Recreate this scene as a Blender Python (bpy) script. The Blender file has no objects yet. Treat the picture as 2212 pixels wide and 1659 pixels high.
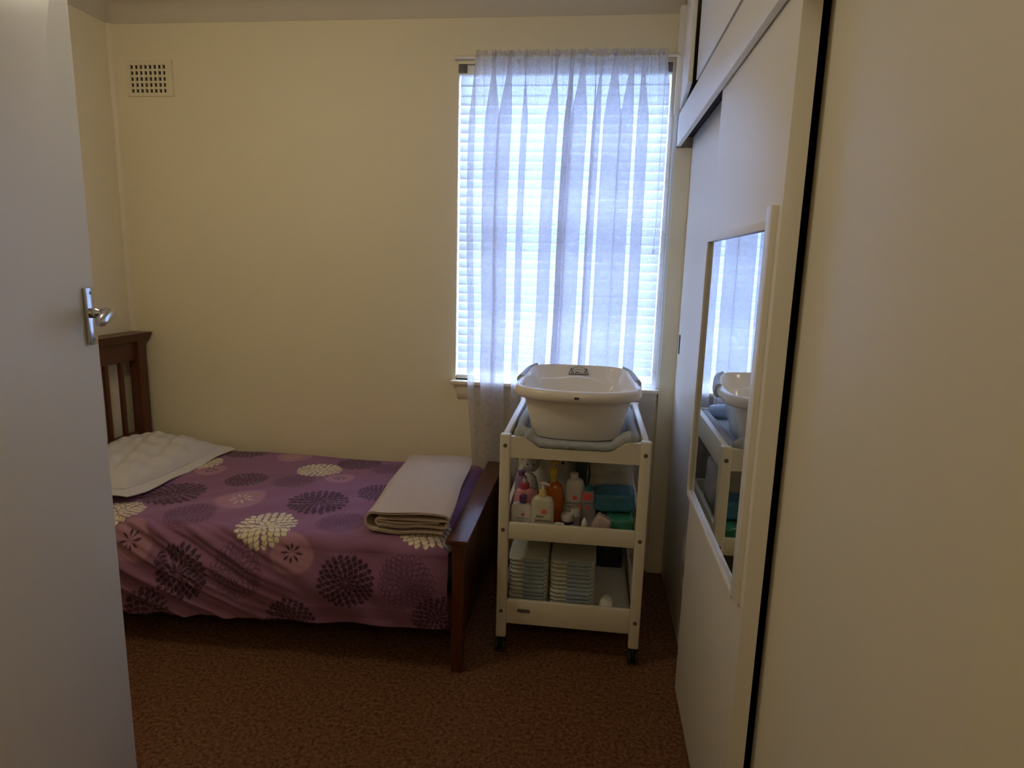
import bpy, bmesh, math, random
import numpy as np
from mathutils import Vector, Matrix
random.seed(7); rng = np.random.default_rng(11)
S = bpy.context.scene; C = S.collection
PI = math.pi

# ------------------------------------------------------------------ materials
def mat(name, col, rough=.6, metal=0., bump=0., bscale=80., noise=0., nscale=6., spec=.5, coat=0., trans=0., ior=1.45, alpha=1.):
    m = bpy.data.materials.new(name); m.use_nodes = True
    nt = m.node_tree; b = nt.nodes['Principled BSDF']
    b.inputs['Base Color'].default_value = (*col, 1)
    b.inputs['Roughness'].default_value = rough; b.inputs['Metallic'].default_value = metal
    b.inputs['Specular IOR Level'].default_value = spec; b.inputs['Coat Weight'].default_value = coat
    b.inputs['Transmission Weight'].default_value = trans; b.inputs['IOR'].default_value = ior
    b.inputs['Alpha'].default_value = alpha
    tc = nt.nodes.new('ShaderNodeTexCoord')
    if noise:
        n = nt.nodes.new('ShaderNodeTexNoise'); n.inputs['Scale'].default_value = nscale; n.inputs['Detail'].default_value = 4
        nt.links.new(tc.outputs['Object'], n.inputs['Vector'])
        mx = nt.nodes.new('ShaderNodeMix'); mx.data_type = 'RGBA'
        mx.inputs[6].default_value = (*[c * (1 - noise) for c in col], 1); mx.inputs[7].default_value = (*[min(1, c * (1 + noise)) for c in col], 1)
        nt.links.new(n.outputs['Fac'], mx.inputs[0]); nt.links.new(mx.outputs[2], b.inputs['Base Color'])
    if bump:
        n = nt.nodes.new('ShaderNodeTexNoise'); n.inputs['Scale'].default_value = bscale; n.inputs['Detail'].default_value = 3
        nt.links.new(tc.outputs['Object'], n.inputs['Vector'])
        bp = nt.nodes.new('ShaderNodeBump'); bp.inputs['Strength'].default_value = bump; bp.inputs['Distance'].default_value = .01
        nt.links.new(n.outputs['Fac'], bp.inputs['Height']); nt.links.new(bp.outputs['Normal'], b.inputs['Normal'])
    return m

M = {}
M['wall'] = mat('cream_wall_paint', (.77, .69, .50), .6, bump=.05, bscale=60, noise=.03, nscale=3)
M['wall_side'] = mat('window_lit_cream_wall', (.85, .79, .65), .5, bump=.04, bscale=60, noise=.03, nscale=3)  # wall cream lightened to make up for weak window light on the right
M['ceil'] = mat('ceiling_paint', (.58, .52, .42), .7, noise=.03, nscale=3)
M['trim'] = mat('cream_gloss_trim', (.74, .66, .49), .4)
M['door'] = mat('door_cream_paint', (.84, .78, .62), .42, bump=.03, bscale=30, noise=.02, nscale=3)
M['robe'] = mat('wardrobe_cream_paint', (.86, .83, .75), .4, bump=.02, bscale=30)
M['dark'] = mat('cavity_shade_and_dark_plate', (.03, .025, .03), .9)  # near-black as painted shade for cupboard insides, gaps and holes; also the dark plate
M['white_frame'] = mat('white_window_paint', (.75, .77, .78), .4)
M['chrome'] = mat('satin_chrome', (.62, .62, .64), .18, 1.)
M['screw'] = mat('dark_screw', (.12, .11, .11), .35, .8)
M['mirror'] = mat('mirror_silver', (.86, .90, .92), .01, 1.)
M['white_wood'] = mat('white_painted_pine', (.69, .63, .49), .38, bump=.03, bscale=25)
M['cap'] = mat('brown_grey_screw_cap', (.13, .105, .10), .5)
M['rubber'] = mat('black_rubber', (.015, .016, .018), .5)
M['tub'] = mat('ivory_plastic', (.83, .77, .68), .13, spec=.5)
M['grip'] = mat('grey_rubber_grip', (.38, .42, .46), .5)
M['ink'] = mat('dark_print', (.03, .03, .06), .6)
M['mat'] = mat('grey_blue_towelling', (.40, .42, .44), .85, bump=.5, bscale=120, noise=.12, nscale=40)
M['pillow'] = mat('grey_cotton', (.62, .58, .54), .85, bump=.15, bscale=60, noise=.06, nscale=12)
M['blanket'] = mat('taupe_fleece', (.52, .41, .32), .95, bump=.3, bscale=200, noise=.06, nscale=30)
M['mattress'] = mat('mattress_ticking', (.55, .52, .48), .9)
M['vent'] = mat('vent_cream', (.74, .66, .48), .5)
M['cord'] = mat('black_cord', (.03, .03, .03), .6)

def wood(name, a, b_, rough=.32, axis='X'):
    m = mat(name, a, rough); nt = m.node_tree; b = nt.nodes['Principled BSDF']
    tc = nt.nodes.new('ShaderNodeTexCoord'); mp = nt.nodes.new('ShaderNodeMapping')
    sc = {'X': (2, 30, 30), 'Y': (30, 2, 30), 'Z': (30, 30, 2)}[axis]; mp.inputs['Scale'].default_value = sc
    n = nt.nodes.new('ShaderNodeTexNoise'); n.inputs['Scale'].default_value = 2; n.inputs['Detail'].default_value = 6
    mx = nt.nodes.new('ShaderNodeMix'); mx.data_type = 'RGBA'; mx.inputs[6].default_value = (*a, 1); mx.inputs[7].default_value = (*b_, 1)
    nt.links.new(tc.outputs['Object'], mp.inputs['Vector']); nt.links.new(mp.outputs['Vector'], n.inputs['Vector'])
    nt.links.new(n.outputs['Fac'], mx.inputs[0]); nt.links.new(mx.outputs[2], b.inputs['Base Color'])
    return m
M['wood_y'] = wood('dark_red_wood_long', (.060, .017, .008), (.125, .038, .017), axis='Y')
M['wood_z'] = wood('dark_red_wood_upright', (.060, .017, .008), (.125, .038, .017), axis='Z')
M['wood_x'] = wood('dark_red_wood_rail', (.060, .017, .008), (.125, .038, .017), axis='X')

def carpet():
    m = mat('brown_carpet', (.15, .075, .035), 1., spec=.1); nt = m.node_tree; b = nt.nodes['Principled BSDF']
    tc = nt.nodes.new('ShaderNodeTexCoord')
    n = nt.nodes.new('ShaderNodeTexNoise'); n.inputs['Scale'].default_value = 75; n.inputs['Detail'].default_value = 4; n.inputs['Roughness'].default_value = .7
    n2 = nt.nodes.new('ShaderNodeTexNoise'); n2.inputs['Scale'].default_value = 4
    r = nt.nodes.new('ShaderNodeValToRGB'); r.color_ramp.elements[0].position = .36; r.color_ramp.elements[0].color = (.085, .036, .018, 1)
    r.color_ramp.elements[1].position = .64; r.color_ramp.elements[1].color = (.27, .128, .062, 1)
    nt.links.new(tc.outputs['Object'], n.inputs['Vector']); nt.links.new(tc.outputs['Object'], n2.inputs['Vector'])
    nt.links.new(n.outputs['Fac'], r.inputs['Fac']); nt.links.new(r.outputs['Color'], b.inputs['Base Color'])
    bp = nt.nodes.new('ShaderNodeBump'); bp.inputs['Strength'].default_value = .8; bp.inputs['Distance'].default_value = .012
    nt.links.new(n.outputs['Fac'], bp.inputs['Height']); nt.links.new(bp.outputs['Normal'], b.inputs['Normal'])
    return m
M['carpet'] = carpet()

def slat_mat():
    m = bpy.data.materials.new('white_vinyl_slat'); m.use_nodes = True; nt = m.node_tree; nt.nodes.clear()
    o = nt.nodes.new('ShaderNodeOutputMaterial'); d = nt.nodes.new('ShaderNodeBsdfDiffuse'); t = nt.nodes.new('ShaderNodeBsdfTranslucent')
    d.inputs[0].default_value = (.80, .82, .84, 1); t.inputs[0].default_value = (.74, .78, .82, 1)
    mx = nt.nodes.new('ShaderNodeMixShader'); mx.inputs[0].default_value = .30
    nt.links.new(d.outputs[0], mx.inputs[1]); nt.links.new(t.outputs[0], mx.inputs[2]); nt.links.new(mx.outputs[0], o.inputs[0])
    return m
M['slat'] = slat_mat()

def lace_mat():
    m = bpy.data.materials.new('white_lace'); m.use_nodes = True; nt = m.node_tree; nt.nodes.clear()
    L = nt.links.new
    o = nt.nodes.new('ShaderNodeOutputMaterial'); tr = nt.nodes.new('ShaderNodeBsdfTransparent')
    d = nt.nodes.new('ShaderNodeBsdfDiffuse'); t = nt.nodes.new('ShaderNodeBsdfTranslucent')
    d.inputs[0].default_value = (.80, .76, .74, 1); t.inputs[0].default_value = (.80, .79, .82, 1)
    cl = nt.nodes.new('ShaderNodeMixShader'); cl.inputs[0].default_value = .6
    L(d.outputs[0], cl.inputs[1]); L(t.outputs[0], cl.inputs[2])
    uv = nt.nodes.new('ShaderNodeUVMap'); uv.uv_map = 'UVMap'
    n = nt.nodes.new('ShaderNodeTexNoise'); n.inputs['Scale'].default_value = 48; n.inputs['Detail'].default_value = 2; n.inputs['Distortion'].default_value = 1.4
    L(uv.outputs[0], n.inputs['Vector'])
    r = nt.nodes.new('ShaderNodeValToRGB')      # leafy outlines of the weave
    e = r.color_ramp.elements; e[0].position = .40; e[0].color = (.68,) * 3 + (1,); e[1].position = .60; e[1].color = (.70,) * 3 + (1,)
    k = e.new(.5); k.color = (.46,) * 3 + (1,)
    k = e.new(.46); k.color = (.69,) * 3 + (1,); k = e.new(.54); k.color = (.68,) * 3 + (1,)
    L(n.outputs['Fac'], r.inputs['Fac'])
    mx = nt.nodes.new('ShaderNodeMixShader'); L(r.outputs['Color'], mx.inputs[0]); L(tr.outputs[0], mx.inputs[1]); L(cl.outputs[0], mx.inputs[2])
    L(mx.outputs[0], o.inputs[0])
    return m
M['lace'] = lace_mat()

def clear_mat(name, col, alpha=.35, rough=.15):
    m = mat(name, col, rough, alpha=alpha); return m

# ------------------------------------------------------------------ mesh helpers
def smooth(x): x = np.clip(x, 0, 1); return x * x * (3 - 2 * x)
class B:
    def __init__(s): s.bm = bmesh.new()
    def box(s, x0, x1, y0, y1, z0, z1, bev=0., seg=2, rot=None, piv=None):
        r = bmesh.ops.create_cube(s.bm, size=1); vs = r['verts']
        for v in vs: v.co = Vector(((x0 + x1) / 2 + v.co.x * (x1 - x0), (y0 + y1) / 2 + v.co.y * (y1 - y0), (z0 + z1) / 2 + v.co.z * (z1 - z0)))
        if bev:
            es = list({e for v in vs for e in v.link_edges})
            rr = bmesh.ops.bevel(s.bm, geom=es, offset=bev, segments=seg, affect='EDGES', profile=.5)
            vs = list({v for f in rr['faces'] for v in f.verts} | {v for v in vs if v.is_valid})
        if rot is not None:
            bmesh.ops.rotate(s.bm, verts=vs, cent=piv or ((x0 + x1) / 2, (y0 + y1) / 2, (z0 + z1) / 2), matrix=rot)
        return s
    def cyl(s, p0, p1, r0, r1=None, seg=20, bev=0):
        r1 = r0 if r1 is None else r1; p0 = Vector(p0); p1 = Vector(p1); d = p1 - p0
        q = Vector((0, 0, 1)).rotation_difference(d).to_matrix()
        prof = [(r0, 0), (r1, d.length)]
        if bev: prof = [(r0 - bev, 0), (r0, bev), (r1, d.length - bev), (r1 - bev, d.length)]
        rings = [[s.bm.verts.new(p0 + q @ Vector((r * math.cos(2 * PI * i / seg), r * math.sin(2 * PI * i / seg), z))) for i in range(seg)] for r, z in prof]
        s._loft(rings); s.bm.faces.new(rings[0][::-1]); s.bm.faces.new(rings[-1]); return s
    def _loft(s, rings, closed=True):
        for a, b in zip(rings, rings[1:]):
            n = len(a)
            for i in range(n if closed else n - 1):
                j = (i + 1) % n
                s.bm.faces.new((a[i], a[j], b[j], b[i]))
    def lathe(s, prof, c, sx=1., sy=1., seg=28, power=2.):
        rings = []
        for r, z in prof:
            ring = []
            for i in range(seg):
                a = 2 * PI * i / seg; ca, sa = math.cos(a), math.sin(a)
                e = 2 / power
                ring.append(s.bm.verts.new((c[0] + r * sx * math.copysign(abs(ca) ** e, ca), c[1] + r * sy * math.copysign(abs(sa) ** e, sa), c[2] + z)))
            rings.append(ring)
        s._loft(rings); s.bm.faces.new(rings[0][::-1]); s.bm.faces.new(rings[-1]); return s
    def tube(s, pts, r, seg=12, caps=True, sq=1.):
        pts = [Vector(p) for p in pts]; n = len(pts); rr = r if hasattr(r, '__len__') else [r] * n
        rings = []; up = None
        for i, p in enumerate(pts):
            t = (pts[min(i + 1, n - 1)] - pts[max(i - 1, 0)]).normalized()
            if up is None: up = Vector((0, 0, 1)) if abs(t.z) < .9 else Vector((0, 1, 0))
            a = t.cross(up).normalized(); b = a.cross(t).normalized(); up = b
            rings.append([s.bm.verts.new(p + rr[i] * (a * math.cos(2 * PI * k / seg) + b * sq * math.sin(2 * PI * k / seg))) for k in range(seg)])
        s._loft(rings)
        if caps: s.bm.faces.new(rings[0][::-1]); s.bm.faces.new(rings[-1])
        return s
    def prism(s, poly, ax, a0, a1):
        """polygon (2D points) extruded along axis ax"""
        def P(p, a):
            return {'x': (a, p[0], p[1]), 'y': (p[0], a, p[1]), 'z': (p[0], p[1], a)}[ax]
        r0 = [s.bm.verts.new(P(p, a0)) for p in poly]; r1 = [s.bm.verts.new(P(p, a1)) for p in poly]
        s._loft([r0, r1]); s.bm.faces.new(r0[::-1]); s.bm.faces.new(r1); return s
    def quad(s, *ps): s.bm.faces.new([s.bm.verts.new(p) for p in ps]); return s
    def grid(s, F, nu, nv):
        g = [[s.bm.verts.new(F(i / nu, j / nv)) for j in range(nv + 1)] for i in range(nu + 1)]
        for i in range(nu):
            for j in range(nv): s.bm.faces.new((g[i][j], g[i + 1][j], g[i + 1][j + 1], g[i][j + 1]))
        return g

def wloc(o):
    v = Vector((0, 0, 0))
    while o: v += o.location; o = o.parent
    return v
def obj(name, b, m, parent=None, smooth=True, local=False, label=None, angle=35):
    me = bpy.data.meshes.new(name); bmesh.ops.recalc_face_normals(b.bm, faces=b.bm.faces[:])
    if parent and not local:
        bmesh.ops.translate(b.bm, verts=b.bm.verts[:], vec=-wloc(parent))
    b.bm.to_mesh(me); b.bm.free()
    if smooth:
        me.polygons.foreach_set('use_smooth', [True] * len(me.polygons)); me.set_sharp_from_angle(angle=math.radians(angle))
    me.materials.append(m if not isinstance(m, str) else M[m])
    o = bpy.data.objects.new(name, me); C.objects.link(o)
    if parent: o.parent = parent
    if label: o['label'] = label
    return o
def tag(o, label=None, cat=None, group=None, kind=None):
    if label: o['label'] = label
    if cat: o['category'] = cat
    if group: o['group'] = group
    if kind: o['kind'] = kind
    return o
def thing(name, loc, label, cat, group=None, rz=0):
    o = bpy.data.objects.new(name, None); o.empty_display_size = .05; C.objects.link(o)
    o.location = loc; o.rotation_euler = (0, 0, rz); return tag(o, label, cat, group)
def struct(name, b, m, parent=None, smooth=False):
    o = obj(name, b, m, parent, smooth)
    if not parent: o['kind'] = 'structure'
    return o
def text(s, size, center, parent, m, name='lettering', rz=0., squash=1.):
    cu = bpy.data.curves.new('t', 'FONT'); cu.body = s; cu.size = size; cu.align_x = 'CENTER'; cu.align_y = 'CENTER'; cu.extrude = .0003; cu.resolution_u = 2
    t = bpy.data.objects.new('t', cu); C.objects.link(t); bpy.context.view_layer.update()
    me = bpy.data.meshes.new_from_object(t.evaluated_get(bpy.context.evaluated_depsgraph_get()))
    bpy.data.objects.remove(t); bpy.data.curves.remove(cu)
    me.name = name
    mt = Matrix.Translation(Vector(center) - wloc(parent)) @ Matrix.Rotation(rz, 4, 'Z') @ Matrix.Rotation(PI / 2, 4, 'X') @ Matrix.Diagonal((squash, 1, 1, 1))
    me.transform(mt); me.materials.clear(); me.materials.append(M[m])
    o = bpy.data.objects.new(name, me); C.objects.link(o); o.parent = parent; return o

# ------------------------------------------------------------------ room shell
D = 3.2; XL = -2.45; XR = .44; ZC = 2.76
WX0, WX1, WZ0, WZ1 = -.672, .342, .965, 2.475      # window opening
struct('floor', B().box(-2.6, 1.3, -1.6, 3.4, -.1, 0), 'carpet')
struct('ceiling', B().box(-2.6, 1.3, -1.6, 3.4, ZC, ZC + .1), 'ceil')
b = B()
b.box(XL - .1, WX0, D, D + .16, 0, ZC).box(WX1, 1.15, D, D + .16, 0, ZC).box(WX0, WX1, D, D + .16, 0, WZ0).box(WX0, WX1, D, D + .16, WZ1, ZC)
struct('wall_back', b, 'wall')
struct('wall_left', B().box(XL - .1, XL, .5, D, 0, ZC), 'wall')
struct('wall_front', B().box(XL - .1, -1.07, .5, .62, 0, ZC), 'wall')
# right-hand wall beside the camera: blunt outer corner at the doorway
prof = [(XR + .007, 1.457), (XR + .003, 1.450), (XR + .001, 1.438), (XR, 1.42), (XR, .70), (XR + .004, .69), (XR + .028, .64), (XR + .034, .625), (XR + .09, .60), (1.1, .60), (1.1, 1.34), (XR + .03, 1.40), (XR + .016, 1.459)]
struct('wall_right', B().prism(prof, 'z', 0, ZC), 'wall_side', smooth=True)
struct('wall_hall_left', B().box(-1.6, -1.5, -1.5, .5, 0, ZC), 'wall')
struct('wall_hall_right', B().box(1.1, 1.2, -1.5, 3.3, 0, ZC), 'wall')
struct('wall_hall_rear', B().box(-1.6, 1.2, -1.6, -1.5, 0, ZC), 'wall')
# coved cornices
def cove(ax, a0, a1, face, inward):
    pts = []
    r = .078
    for i in range(9):
        a = i / 8 * PI / 2
        pts.append((face + inward * (r - r * math.sin(a) * .96), 2.682 + r * (1 - math.cos(a))))
    pts = [(face, 2.676), (face + inward * .004, 2.676)] + [(face + inward * (.004 + .074 * (1 - math.cos(i / 8 * PI / 2))), 2.682 + .078 * math.sin(i / 8 * PI / 2)) for i in range(9)] + [(face, ZC)]
    return B().prism(pts, ax, a0, a1)
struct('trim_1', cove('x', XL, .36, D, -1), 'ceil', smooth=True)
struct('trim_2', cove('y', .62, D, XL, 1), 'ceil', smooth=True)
struct('trim_3', B().prism([(XL, D), (XL + .022, D), (XL + .018, D - .012), (XL + .010, D - .019), (XL, D - .022)], 'z', 0, 2.676), 'trim', smooth=True)
struct('baseboard_back', B().box(XL, .42, D - .014, D, 0, .10, .004), 'trim')
struct('baseboard_left', B().box(XL, XL + .014, .62, D - .03, 0, .10, .004), 'trim')

# ------------------------------------------------------------------ window
root = struct('window_1', B().box(WX0, WX0 + .04, D + .09, D + .14, WZ0, WZ1, .004).box(WX1 - .04, WX1, D + .09, D + .14, WZ0, WZ1, .004)
              .box(WX0 + .04, WX1 - .04, D + .09, D + .14, WZ1 - .04, WZ1, .004).box(WX0 + .04, WX1 - .04, D + .09, D + .14, WZ0, WZ0 + .045, .004)
              .box(WX0 + .04, WX1 - .04, D + .095, D + .135, 1.68, 1.715, .004), 'white_frame')
M['glass'] = mat('window_glass', (1, 1, 1), .0, trans=1., ior=1.02, alpha=.12)
obj('pane', B().box(WX0 + .04, WX1 - .04, D + .112, D + .116, WZ0 + .045, WZ1 - .04), 'glass', root, False)
obj('sill', B().box(WX0 - .018, WX1 + .012, D - .05, D + .085, WZ0 - .018, WZ0, .004), 'trim', root)
b = B()
ap = [(D, WZ0 - .018), (D - .030, WZ0 - .018), (D - .030, WZ0 - .058), (D - .024, WZ0 - .072), (D - .020, WZ0 - .082), (D - .010, WZ0 - .096), (D, WZ0 - .104)]
b.prism(ap, 'x', WX0 + .012, WX1)
obj('apron', b, 'trim', root)
obj('side_jamb', B().box(WX1 - .024, WX1 - .003, D - .001, D + .088, WZ0, WZ1, .001), 'trim', root)
obj('side_architrave', B().box(WX1 - .003, WX1 + .014, D - .014, D + .02, WZ0, WZ1 + .01, .003), 'white_frame', root)

# ------------------------------------------------------------------ venetian blind
bl = thing('venetian_blind', (0, D + .03, WZ1), 'white venetian blind with wide slats hanging in the window behind the lace', 'blind')
BX0, BX1 = WX0 + .002, WX1 - .026
obj('headrail', B().box(BX0, BX1, D + .004, D + .05, WZ1 - .047, WZ1 - .004, .003), 'white_frame', bl)
for x in (BX0 + .018, BX1 - .018):
    obj('end_bracket', B().box(x - .020, x + .020, D - .004, D + .052, WZ1 - .040, WZ1 - .004, .002), 'cap', bl)
b = B(); pitch = .0425; nsl = 33; ztop = WZ1 - .070
tl = math.radians(73)
for k in range(nsl):
    zc = ztop - k * pitch; pts = []
    tk = tl + .07 * math.sin(k * .9) + (.35 if k in (1,) else 0)
    for i in range(7):
        u = (i / 6 - .5); w = u * .050; cr = .004 * (1 - 4 * u * u)
        # room edge low, outer edge high
        y = D + .030 + w * math.cos(tk) - cr * math.sin(tk); z = zc + w * math.sin(tk) + cr * math.cos(tk)
        pts.append((y, z))
    th = [(y + .0012 * math.sin(tk), z - .0012 * math.cos(tk)) for y, z in reversed(pts)]
    b.prism(pts + th, 'x', BX0 + .004, BX1 - .002)
obj('slats', b, 'slat', bl)
zb = ztop - nsl * pitch + .004
obj('bottom_rail', B().box(BX0, BX1, D + .006, D + .054, WZ0 + .004, WZ0 + .026, .004), 'white_frame', bl)
for x in (BX0 + .12, (BX0 + BX1) / 2, BX1 - .12):
    obj('ladder_cord', B().tube([(x, D + .003, WZ1 - .045), (x, D + .003, WZ0 + .02)], .0011, 6), 'white_frame', bl)
obj('pull_cord', B().tube([(BX1 - .03, D - .004, WZ1 - .05), (BX1 - .028, D - .006, 1.75), (BX1 - .032, D - .005, 1.64)], .0014, 6).lathe([(.002, 0), (.006, .006), (.005, .02), (.002, .024)], (BX1 - .032, D - .005, 1.618), seg=10), 'cord', bl, label='thin dark pull cord with a small knob')

# ------------------------------------------------------------------ curtain rod and lace curtain
rodz = 2.492; rody = D - .045
rt = thing('curtain_rod', (-.18, D, rodz), 'thin cream curtain rod fixed above the window', 'curtain rod')
obj('rod', B().tube([(-.688, D - .002, rodz), (-.688, rody, rodz)], .006, 8).tube([(-.690, rody, rodz), (.340, rody, rodz)], .0075, 10).tube([(.338, D - .002, rodz), (.338, rody, rodz)], .006, 8), 'trim', rt)
for x in (-.688, .338):
    obj('bracket', B().box(x - .008, x + .008, D - .006, D, rodz - .018, rodz + .018, .002), 'trim', rt)
nu, nv = 640, 56
ph = [rng.uniform(0, 2 * PI) for _ in range(6)]
def warp(t): return t + .030 * math.sin(2 * PI * 1.3 * t + .6) + .017 * math.sin(2 * PI * 3.1 * t + 2.) + .008 * math.sin(2 * PI * 5.7 * t)
def fold(t):   # sideways ruffle: sums of waves that double the cloth over itself
    w = warp(t)
    return (.033 * math.sin(2 * PI * 11.0 * w + ph[0]) + .024 * math.sin(2 * PI * 17.3 * w + ph[1]) + .008 * math.sin(2 * PI * 25 * w + ph[2]))
def foldy(t):
    w = warp(t)
    return .012 * math.sin(2 * PI * 11.0 * w + ph[0] + 1.3) + .009 * math.sin(2 * PI * 17.3 * w + ph[1] + 1.5) + .003 * math.sin(2 * PI * 25 * w + ph[2] + 1.)
def cur(u, v):
    z = 2.520 - v * (2.520 - .30)
    e = min(1, max(0, (2.47 - z) / .25))            # gathers at the rod are finer
    xl = -.585 - .014 * math.sin(min(1, (2.5 - z) / 1.2) * PI) + max(0, (1.05 - z)) * .05
    xr = .272 + .012 * min(1, max(0, (2.4 - z)))
    drift = -.055 * max(0, 2.4 - z) / 1.5 * math.sin(PI * min(1, u)) * .8
    x = xl + (xr - xl) * u + fold(u) * (.35 + .65 * e) + drift
    fine = (1 - e) * (.006 * math.sin(2 * PI * 55 * u + ph[3]) + .003 * math.sin(2 * PI * 93 * u + ph[4]))
    y = rody - .012 + foldy(u) * (.25 + .75 * e) + fine
    pb = float(smooth(np.array((.93 - z) / .36)))       # pressed back to the wall behind the bed
    if pb > 0: y = y * (1 - pb) + (D - .014 + .25 * foldy(u)) * pb
    if abs(z - rodz) < .02: y = rody - .012 + fine * 1.5
    if z > rodz + .012: z += (.003 * math.sin(2 * PI * 37 * u + ph[5]) + .002 * math.sin(2 * PI * 61 * u)) * (z - rodz) / .028; y = rody + fine * 1.5
    return (x, y, z)
vs_ = [v ** 1.0 for v in np.concatenate([np.linspace(0, .03, 10), np.linspace(.04, 1, nv - 9)])]
b = B(); uvl = b.bm.loops.layers.uv.new('UVMap')
g = [[b.bm.verts.new(cur(i / nu, v)) for v in vs_] for i in range(nu + 1)]
for i in range(nu):
    for j in range(len(vs_) - 1):
        f = b.bm.faces.new((g[i][j], g[i + 1][j], g[i + 1][j + 1], g[i][j + 1]))
        for lp, (a, c) in zip(f.loops, ((i, j), (i + 1, j), (i + 1, j + 1), (i, j + 1))): lp[uvl].uv = (a / nu * 2.2, vs_[c] * 2.23)
cu = obj('lace_curtain', b, 'lace'); tag(cu, 'sheer white lace curtain gathered on the rod in front of the blind', 'curtain')

# ------------------------------------------------------------------ wall vent
vt = thing('wall_vent', (-2.243, D, 2.42), 'small cream square-holed air vent high on the wall', 'vent')
b = B(); x0, x1, z0, z1 = -2.365, -2.120, 2.336, 2.506; hx0, hx1, hz0, hz1 = -2.343, -2.155, 2.352, 2.482
nc, nr = 8, 5
b.box(x0, hx0, D - .012, D + .001, z0, z1).box(hx1, x1, D - .012, D + .001, z0, z1).box(hx0, hx1, D - .012, D + .001, z0, hz0).box(hx0, hx1, D - .012, D + .001, hz1, z1)
obj('frame', b, 'vent', vt, False)
b = B(); bx = .0105; cw = (hx1 - hx0 + bx) / nc; rh = (hz1 - hz0 + bx) / nr
for i in range(1, nc): b.box(hx0 + i * cw - bx, hx0 + i * cw, D - .010, D, hz0, hz1)
for i in range(1, nr): b.box(hx0, hx1, D - .009, D, hz0 + i * rh - bx, hz0 + i * rh)
obj('grille', b, 'vent', vt, False)
obj('hole_shade', B().box(hx0, hx1, D - .0025, D - .0005, hz0, hz1), 'dark', vt, False)  # dark sheet painted as the shade in the vent holes
b = B().lathe([(.002, 0), (.018, .002), (.020, .004), (.016, .010), (.0, .0101)], (0, 0, 0), sx=1, sy=1.3, seg=18)
bmesh.ops.rotate(b.bm, verts=b.bm.verts[:], cent=(0, 0, 0), matrix=Matrix.Rotation(PI / 2, 3, 'X')); bmesh.ops.translate(b.bm, verts=b.bm.verts[:], vec=(.396, D - .0005, .265))
o = obj('cable_plate', b, 'dark'); tag(o, 'small dark round plate low on the wall beside the sliding doors', 'wall plate')

# ------------------------------------------------------------------ entrance door at left
dl = (-1.205, 1.45); ang = math.radians(12.0); LW = .83
dr = bpy.data.objects.new('door_1', None); C.objects.link(dr); dr['kind'] = 'structure'
# local x runs from the hinge to the leading edge, local y = thickness (away from the room side we see)
ux, uy = -math.sin(ang), math.cos(ang)
dr.location = (dl[0] - LW * ux, dl[1] - LW * uy, 0); dr.rotation_euler = (0, 0, math.atan2(uy, ux))
obj('leaf', B().box(0, LW, 0, .038, .012, 2.30, .0025), 'door', dr, local=True)
hz = 1.402
hd = obj('handle_plate', B().box(LW - .052, LW - .018, -.009, 0, hz - .068, hz + .068, .002), 'chrome', dr, local=True)
obj('lever', B().lathe([(.0115, 0), (.0125, .004), (.0125, .012), (.010, .016), (.0085, .030)], (0, 0, 0), seg=20), 'chrome', hd, local=True)
lev = hd.children[0].data
lev.transform(Matrix.Translation((LW - .035, -.009, hz + .008)) @ Matrix.Rotation(PI / 2, 4, 'X'))
b = B(); pts = []; rad = []
for i in range(17):
    t = i / 16; q = max(0, t - .22) / .78
    ax_ = LW - .035 - .078 * q ** 1.15
    ay = -.028 - .026 * min(1, t / .3) ** .7 - .008 * q
    pts.append((ax_, ay, hz + .010 - .020 * q ** 1.4)); rad.append((.0085 + .0045 * math.sin(min(1, t * 1.15) * PI * .72)) * (1 if i < 14 else (.93, .74, .35)[i - 14]))
b.tube(pts, rad, 16, sq=1.2)
obj('lever_grip', b, 'chrome', hd, local=True)
for dz in (-.056, .056):
    bb = B().cyl((LW - .035, -.0095, hz + dz), (LW - .035, -.0088, hz + dz), .0042, seg=12)
    obj('screw', bb, 'screw', hd, local=True)

# ------------------------------------------------------------------ built-in wardrobe
wr = thing('wardrobe', (.70, 2.3, 0), 'cream built-in wardrobe with sliding doors along the right wall, one door mirrored', 'wardrobe')
b = B().box(.99, 1.02, 1.40, 3.19, 0, 2.24).box(.475, .99, 1.43, 1.46, 0, 2.24).box(.42, .99, 1.40, 3.19, 2.225, 2.243).box(.432, .99, 1.46, 3.19, .001, .008)
obj('carcass', b, 'dark', wr, False)  # wardrobe inside coloured near-black in place of its shade
obj('fascia', B().box(.357, .376, .72, 3.198, 2.106, 2.246, .002), 'robe', wr)
obj('top_track', B().box(.377, .47, 1.42, 3.19, 2.150, 2.224), 'dark', wr, False)  # coloured near-black as the shade of the gap over the doors
d1 = obj('mirrored_sliding_door', B().box(.380, .419, 1.420, 2.226, .010, 2.135, .0015), 'robe', wr)
b = B()
fx0, fx1 = .3665, .3802
b.box(fx0, fx1, 1.490, 2.222, 1.640, 1.660, .001).box(fx0, fx1, 1.490, 2.222, .772, .794, .001).box(fx0, fx1, 2.200, 2.222, .794, 1.640, .001)
obj('mirror_frame', b, 'robe', d1)
obj('mirror', B().box(.3770, .3802, 1.490, 2.200, .794, 1.640), 'mirror', d1, False)
obj('pull_strip', B().box(.3665, .3802, 1.447, 1.490, .782, 1.688, .0015), 'robe', d1)
d2 = obj('rear_sliding_door', B().box(.427, .462, 2.12, 3.175, .010, 2.146, .0015), 'robe', wr)
obj('finger_pull', B().box(.4255, .4275, 3.10, 3.135, 1.155, 1.245), 'dark', d2, False, label='dark recessed finger pull')  # flat dark patch; the recess's shade is put into its colour
obj('end_filler', B().box(.352, .427, 3.176, 3.199, 0, 2.10), 'wall', wr)

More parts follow.
